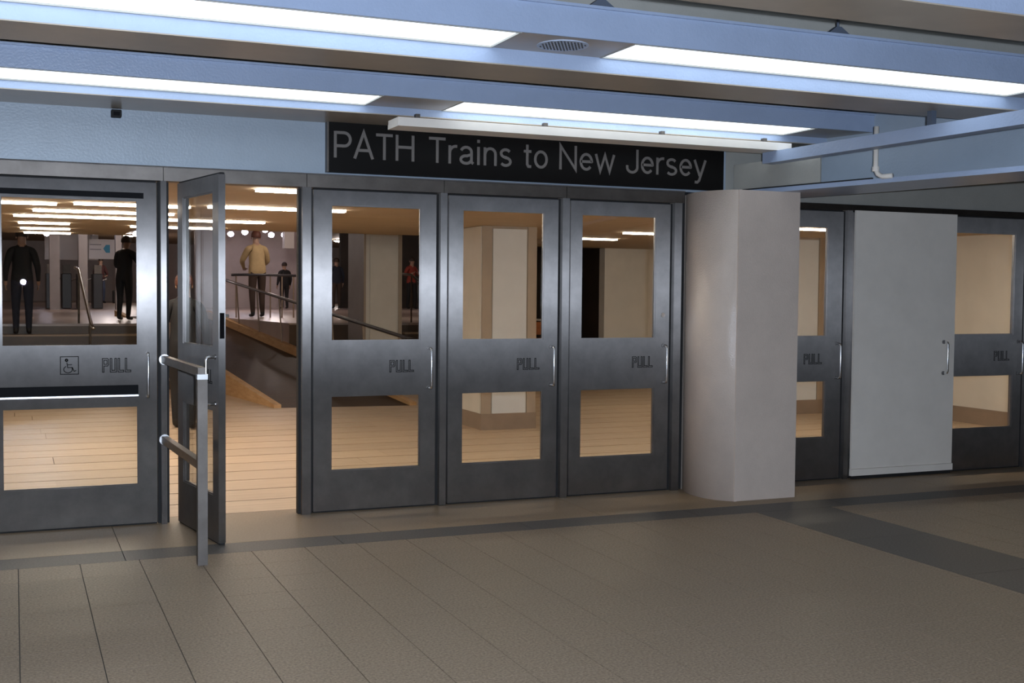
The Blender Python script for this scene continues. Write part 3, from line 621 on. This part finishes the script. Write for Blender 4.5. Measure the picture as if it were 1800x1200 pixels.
po = empty('poster', (2.62, 31.0, 2.5)); tag(po, 'white lit poster with a blue shape on the far wall', 'poster')
box('poster_sheet', 'poster', -0.42, 0.42, 0, 0.05, 0, 0.62, po)
MB().add([(0.0, -0.004, 0.33), (0.08, -0.004, 0.20), (0.20, -0.004, 0.20), (0.20, -0.004, 0.45), (0.08, -0.004, 0.45), (0.0, 0, 0.33), (0.08, 0, 0.2), (0.2, 0, 0.2), (0.2, 0, 0.45), (0.08, 0, 0.45)], [(0, 1, 2, 3, 4), (9, 8, 7, 6, 5), (0, 5, 6, 1), (1, 6, 7, 2), (2, 7, 8, 3), (3, 8, 9, 4), (4, 9, 5, 0)]).build('blue_shape', 'poster_blue', po)
for xx in (-0.35, 0.35): box('hanger_rod', 'turnstile', xx-0.012, xx+0.012, 0.01, 0.04, 0.62, 1.1, po)
for z in (0.29, 0.44): box('print_line', 'poster_ink', -0.40, -0.06, -0.003, 0, z, z+0.02, po)
wbx = box('light_box', 'poster', 7.6, 7.9, 27.5, 27.8, 2.85, 3.35); tag(wbx, 'bright white box hanging right of the person in the tan jacket', 'sign box'); box('hanger_rod', 'turnstile', 7.74, 7.76, 27.64, 27.66, 3.35, 3.6, wbx)
for k in range(4):
    t = empty('turnstile', (0.98+k*0.42, 28.0, PH)); tag(t, 'dark turnstile cabinet on the platform, number %s from the left' % ('one', 'two', 'three', 'four')[k], 'turnstile', 'row of turnstiles')
    box('cabinet', 'turnstile', -0.13, 0.13, -0.5, 0.5, 0, 1.0, t, bevel=0.02); box('reader_head', 'steel_dark', -0.1, 0.1, -0.48, -0.2, 1.0, 1.25, t); MB().cyl((0.13, 0, 0.8), (0.27, 0.0, 0.86), 0.02, 8).build('arm', 'chrome', t)
spots = [(6.30, 29.4, 'left of the person in the tan jacket'), (6.47, 27.9, 'second from the left above the tan jacket'), (6.73, 26.1, 'highest above the person in the tan jacket'), (7.55, 29.3, 'right beside the head of the person in tan'), (7.9, 29.0, 'rightmost by the white box'), (5.92, 33.9, 'seen through the open leaf'), (2.30, 30.5, 'left over the poster'), (2.62, 30.2, 'middle over the poster'), (2.86, 30.0, 'right over the poster'), (3.6, 31.0, 'beside the edge of the wide door glass'), (1.0, 32.5, 'over the far left column')]
for x, y, lb in spots:
    t = empty('spotlight', (x, y, 3.3)); tag(t, 'small bright spotlight on the platform ceiling, '+lb, 'spotlight', 'spotlights on the far ceiling')
    MB().cyl((0, 0, 0.3), (0, 0, 0.1), 0.012, 6).build('stem', 'turnstile', t); MB().cyl((0, 0.10, 0.07), (0, -0.04, 0.02), 0.05, 14, 0.10).build('can', 'turnstile', t); MB().ball((0, -0.05, 0.02), 0.095, 0.05, 0.085, 14, 8).build('bulb', 'spot_bulb', t, smooth=True)
def lamp(name, loc, power, col, size=0.25):
    l = bpy.data.lights.new(name, 'POINT'); l.energy = power; l.color = col; l.shadow_soft_size = size
    o = bpy.data.objects.new(name, l); COL.objects.link(o); o.location = loc
for k, (x, y) in enumerate(((1.5, 16.5), (5.5, 16.0), (9.0, 15.5), (2.3, 24.0), (6.6, 24.0), (12.5, 24.0), (4.0, 38.0), (12.0, 38.0))):  # unseen fill lamps added to light the raised platform
    t = empty('platform_fill_light', (x, y, 3.6)); tag(t, ('round ceiling lamp added to light the platform, %s' % ('over the steps on the left', 'over the ramp landing', 'over the steps on the right', 'near the far columns', 'in front of the lit partition', 'in front of the dark wall', 'at the back on the left', 'at the back on the right')[k]), 'light', 'round lamps added to light the platform')
    MB().cyl((0, 0, -0.05), (0, 0, 0), 0.22, 20).build('shade_ring', 'column_panel', t); MB().ball((0, 0, -0.05), 0.19, 0.19, 0.05, 16, 6, 0.5, 1.0).build('bowl', 'hall_tube', t, smooth=True)
    lamp('platform_fill_bulb', (x, y, 3.42), 22 if y < 20 else 70, (1.0, 0.84, 0.80), 0.08)

# ================================================================== PEOPLE
def person(label, loc, rz, h, top, trousers, hair, arms='down', lean=0.0, coat=1.0, stride=0.0, shoe='shoe', group=None):
    root = empty('person', loc, rz); tag(root, label, 'person', group)
    k = h/1.75
    J = {}
    def j(n, x, y, z, r, mi): J[n] = (Vector((x, y, z))*k, r*k, mi)
    ln = lean
    j('pelvis', 0, 0, .96, .150*coat, 1); j('waist', 0, -ln*.25, 1.10, .145*coat, 0); j('chest', 0, -ln*.6, 1.30, .165*coat, 0); j('collar', 0, -ln*.9, 1.44, .09, 0)
    j('neck', 0, -ln-.01, 1.50, .055, 2); j('jaw', 0, -ln-.035, 1.57, .072, 2); j('head', 0, -ln-.025, 1.66, .088, 2); j('crown', 0, -ln-.015, 1.72, .060, 2); j('nose', 0, -ln-.125, 1.625, .014, 2)
    for s, nm in ((-1, 'l'), (1, 'r')):
        j('sh'+nm, s*.17, -ln*.75, 1.40, .072*coat, 0)
        if arms == 'down': el, wr, ha = (s*.245, .02, 1.13), (s*.255, -.08, .90), (s*.255, -.11, .82)
        elif arms == 'rail': el, wr, ha = (s*.27, -.10-ln, 1.15), (s*.17, -.34-ln, 1.02), (s*.14, -.41-ln, 1.00)
        elif arms == 'carry': el, wr, ha = (s*.27, -.04, 1.12), (s*.16, -.26, 1.06), (s*.10, -.30, 1.05)
        else: el, wr, ha = (s*.30, .0, 1.15), (s*.16, -.20, 1.20), (s*.10, -.25, 1.24)
        j('el'+nm, *el, .050*coat, 0); j('wr'+nm, *wr, .034, 0); j('ha'+nm, *ha, .030, 2)
        j('hip'+nm, s*.09, 0, .90, .110, 1); j('kn'+nm, s*.10, -.03-s*stride*.6, .50, .072, 1); j('an'+nm, s*.10, .02-s*stride, .10, .050, 1); j('heel'+nm, s*.10, .04-s*stride, .045, .042, 3); j('toe'+nm, s*.115, -.15-s*stride, .035, .034, 3)
    names = list(J); idx = {n: i for i, n in enumerate(names)}
    E = [('pelvis', 'waist'), ('waist', 'chest'), ('chest', 'collar'), ('collar', 'neck'), ('neck', 'jaw'), ('jaw', 'head'), ('head', 'crown'), ('head', 'nose')]
    for s in 'lr': E += [('collar', 'sh'+s), ('sh'+s, 'el'+s), ('el'+s, 'wr'+s), ('wr'+s, 'ha'+s), ('pelvis', 'hip'+s), ('hip'+s, 'kn'+s), ('kn'+s, 'an'+s), ('an'+s, 'heel'+s), ('heel'+s, 'toe'+s)]
    me = bpy.data.meshes.new('sk'); me.from_pydata([J[n][0] for n in names], [(idx[a], idx[b]) for a, b in E], [])
    o = bpy.data.objects.new('sk', me); COL.objects.link(o)
    md = o.modifiers.new('skin', 'SKIN'); md.use_smooth_shade = True
    sd = o.modifiers.new('sub', 'SUBSURF'); sd.levels = 2
    for i, n in enumerate(names):
        v = me.skin_vertices[0].data[i]; r = J[n][1]; v.radius = (r, r*(0.78 if n in ('pelvis', 'waist', 'chest', 'collar') else 1.0)); v.use_root = (n == 'pelvis')
    dg = bpy.context.evaluated_depsgraph_get(); bm_ = bmesh.new(); em = bpy.data.meshes.new_from_object(o.evaluated_get(dg)); bm_.from_mesh(em)
    bpy.data.objects.remove(o)
    segs = [(J[a][0], J[b][0], J[b][2]) for a, b in E]
    for f in bm_.faces:
        c = f.calc_center_median(); best = 9; bi = 0
        for a, b, mi in segs:
            d = b-a; t = max(0, min(1, (c-a).dot(d)/max(d.length_squared, 1e-9))); e = (c-a-d*t).length
            if e < best: best = e; bi = mi
        if bi < 2 and abs(c.x) < .21*k and .70*k < c.z < 1.1*k and best < 0.16*k and not (c.x*c.x > (.17*k)**2 and c.z < .9*k): bi = 0 if c.z > .90*k else 1
        f.material_index = bi; f.smooth = True
    for s, sgn in (('l', -1), ('r', 1)):             # fingers and thumb on each hand
        p = J['ha'+s][0]; d = (p-J['wr'+s][0]).normalized(); side = d.cross(Vector((1, 0, 0)) if arms == 'down' else Vector((0, 0, 1)))
        side = side.normalized() if side.length > 0.1 else Vector((1, 0, 0)); bend = d.cross(side)*(0.25*sgn)
        hm = MB()
        for fi, (o_, l_) in enumerate(((-.030, .070), (-.010, .085), (.010, .080), (.029, .062))):
            b0 = p+side*o_*k; b1 = b0+d*l_*.55*k; b2 = b1+(d+bend*2).normalized()*l_*.45*k; hm.tube([b0, b1, b2], .0085*k, 6)
        hm.tube([p-d*.03*k+side*.025*k, p+side*.055*k+d*.01*k, p+side*.062*k+d*.04*k], .010*k, 6)
        vv = [bm_.verts.new(q) for q in hm.v]
        for f in hm.f:
            nf = bm_.faces.new([vv[i] for i in f]); nf.material_index = 2; nf.smooth = True
    fm = bpy.data.meshes.new('body')
    for mm in (top, trousers, 'skin', shoe): fm.materials.append(MATS[mm])
    bm_.to_mesh(fm); bm_.free(); bpy.data.meshes.remove(em)
    link('body', fm, root)
    hd = J['head'][0]
    MB().ball((hd.x, hd.y+.014*k, hd.z+.012*k), .103*k, .112*k, .118*k, 16, 9, 0.0, 0.60).build('hair', hair, root, smooth=True)
    e_ = MB()
    for s in (-1, 1): e_.ball((hd.x+s*.088*k, hd.y, hd.z-.03*k), .012*k, .022*k, .032*k, 8, 6)
    e_.build('ears', 'skin', root, smooth=True)
    return root
person('person in a tan jacket and dark trousers leaning on the landing rail, seen from behind', (4.86, 17.35, PH), R(185), 1.84, 'cloth_tan', 'cloth_brown', 'hair_red', arms='rail', lean=0.08, coat=1.16)
person('person in black standing at the top of the steps behind the wide door', (1.92, 15.0, PH), R(150), 1.56, 'cloth_black', 'cloth_black', 'hair_dark', arms='rail', lean=0.10, coat=1.1)
person('far person in a dark maroon jacket and jeans below the blue poster', (3.1, 40.0, PH), R(20), 1.74, 'cloth_maroon', 'cloth_jeans', 'hair_dark', arms='carry', coat=1.15, stride=0.08)
person('person in dark clothes on the steps at the left edge of the wide door glass', (0.135, 12.52, PH-PH/6), R(180), 1.70, 'cloth_black', 'cloth_navy', 'hair_dark', stride=0.0, coat=1.1)
pb = person('person in a black coat walking behind the open leaf', (1.80, 5.6, 0), R(165), 1.76, 'cloth_black', 'cloth_black', 'hair_red', coat=1.05, stride=0.10)
person('far person in a dark coat right of the person in tan', (7.75, 28.2, PH), R(190), 1.42, 'cloth_black', 'cloth_black', 'hair_dark', coat=1.3)
person('far person in dark clothes at the left edge of the door right of the opening', (9.6, 29.0, PH), R(180), 1.6, 'cloth_navy', 'cloth_brown', 'hair_dark', coat=1.15)
person('far person in a red top right of the beige column', (12.0, 28.6, PH), R(20), 1.66, 'cloth_red', 'cloth_black', 'hair_dark', arms='chest', stride=0.08)
bg = empty('bag', (3.75, 40.0, PH)); tag(bg, 'dark bag standing beside the far person in maroon', 'bag')
box('bag_body', 'bag', -0.2, 0.2, -0.1, 0.1, 0, 0.5, bg, bevel=0.04); MB().tube([(-0.1, 0, 0.48), (-0.06, 0, 0.62), (0.06, 0, 0.62), (0.1, 0, 0.48)], 0.012, 6).build('bag_handle', 'bag', bg)
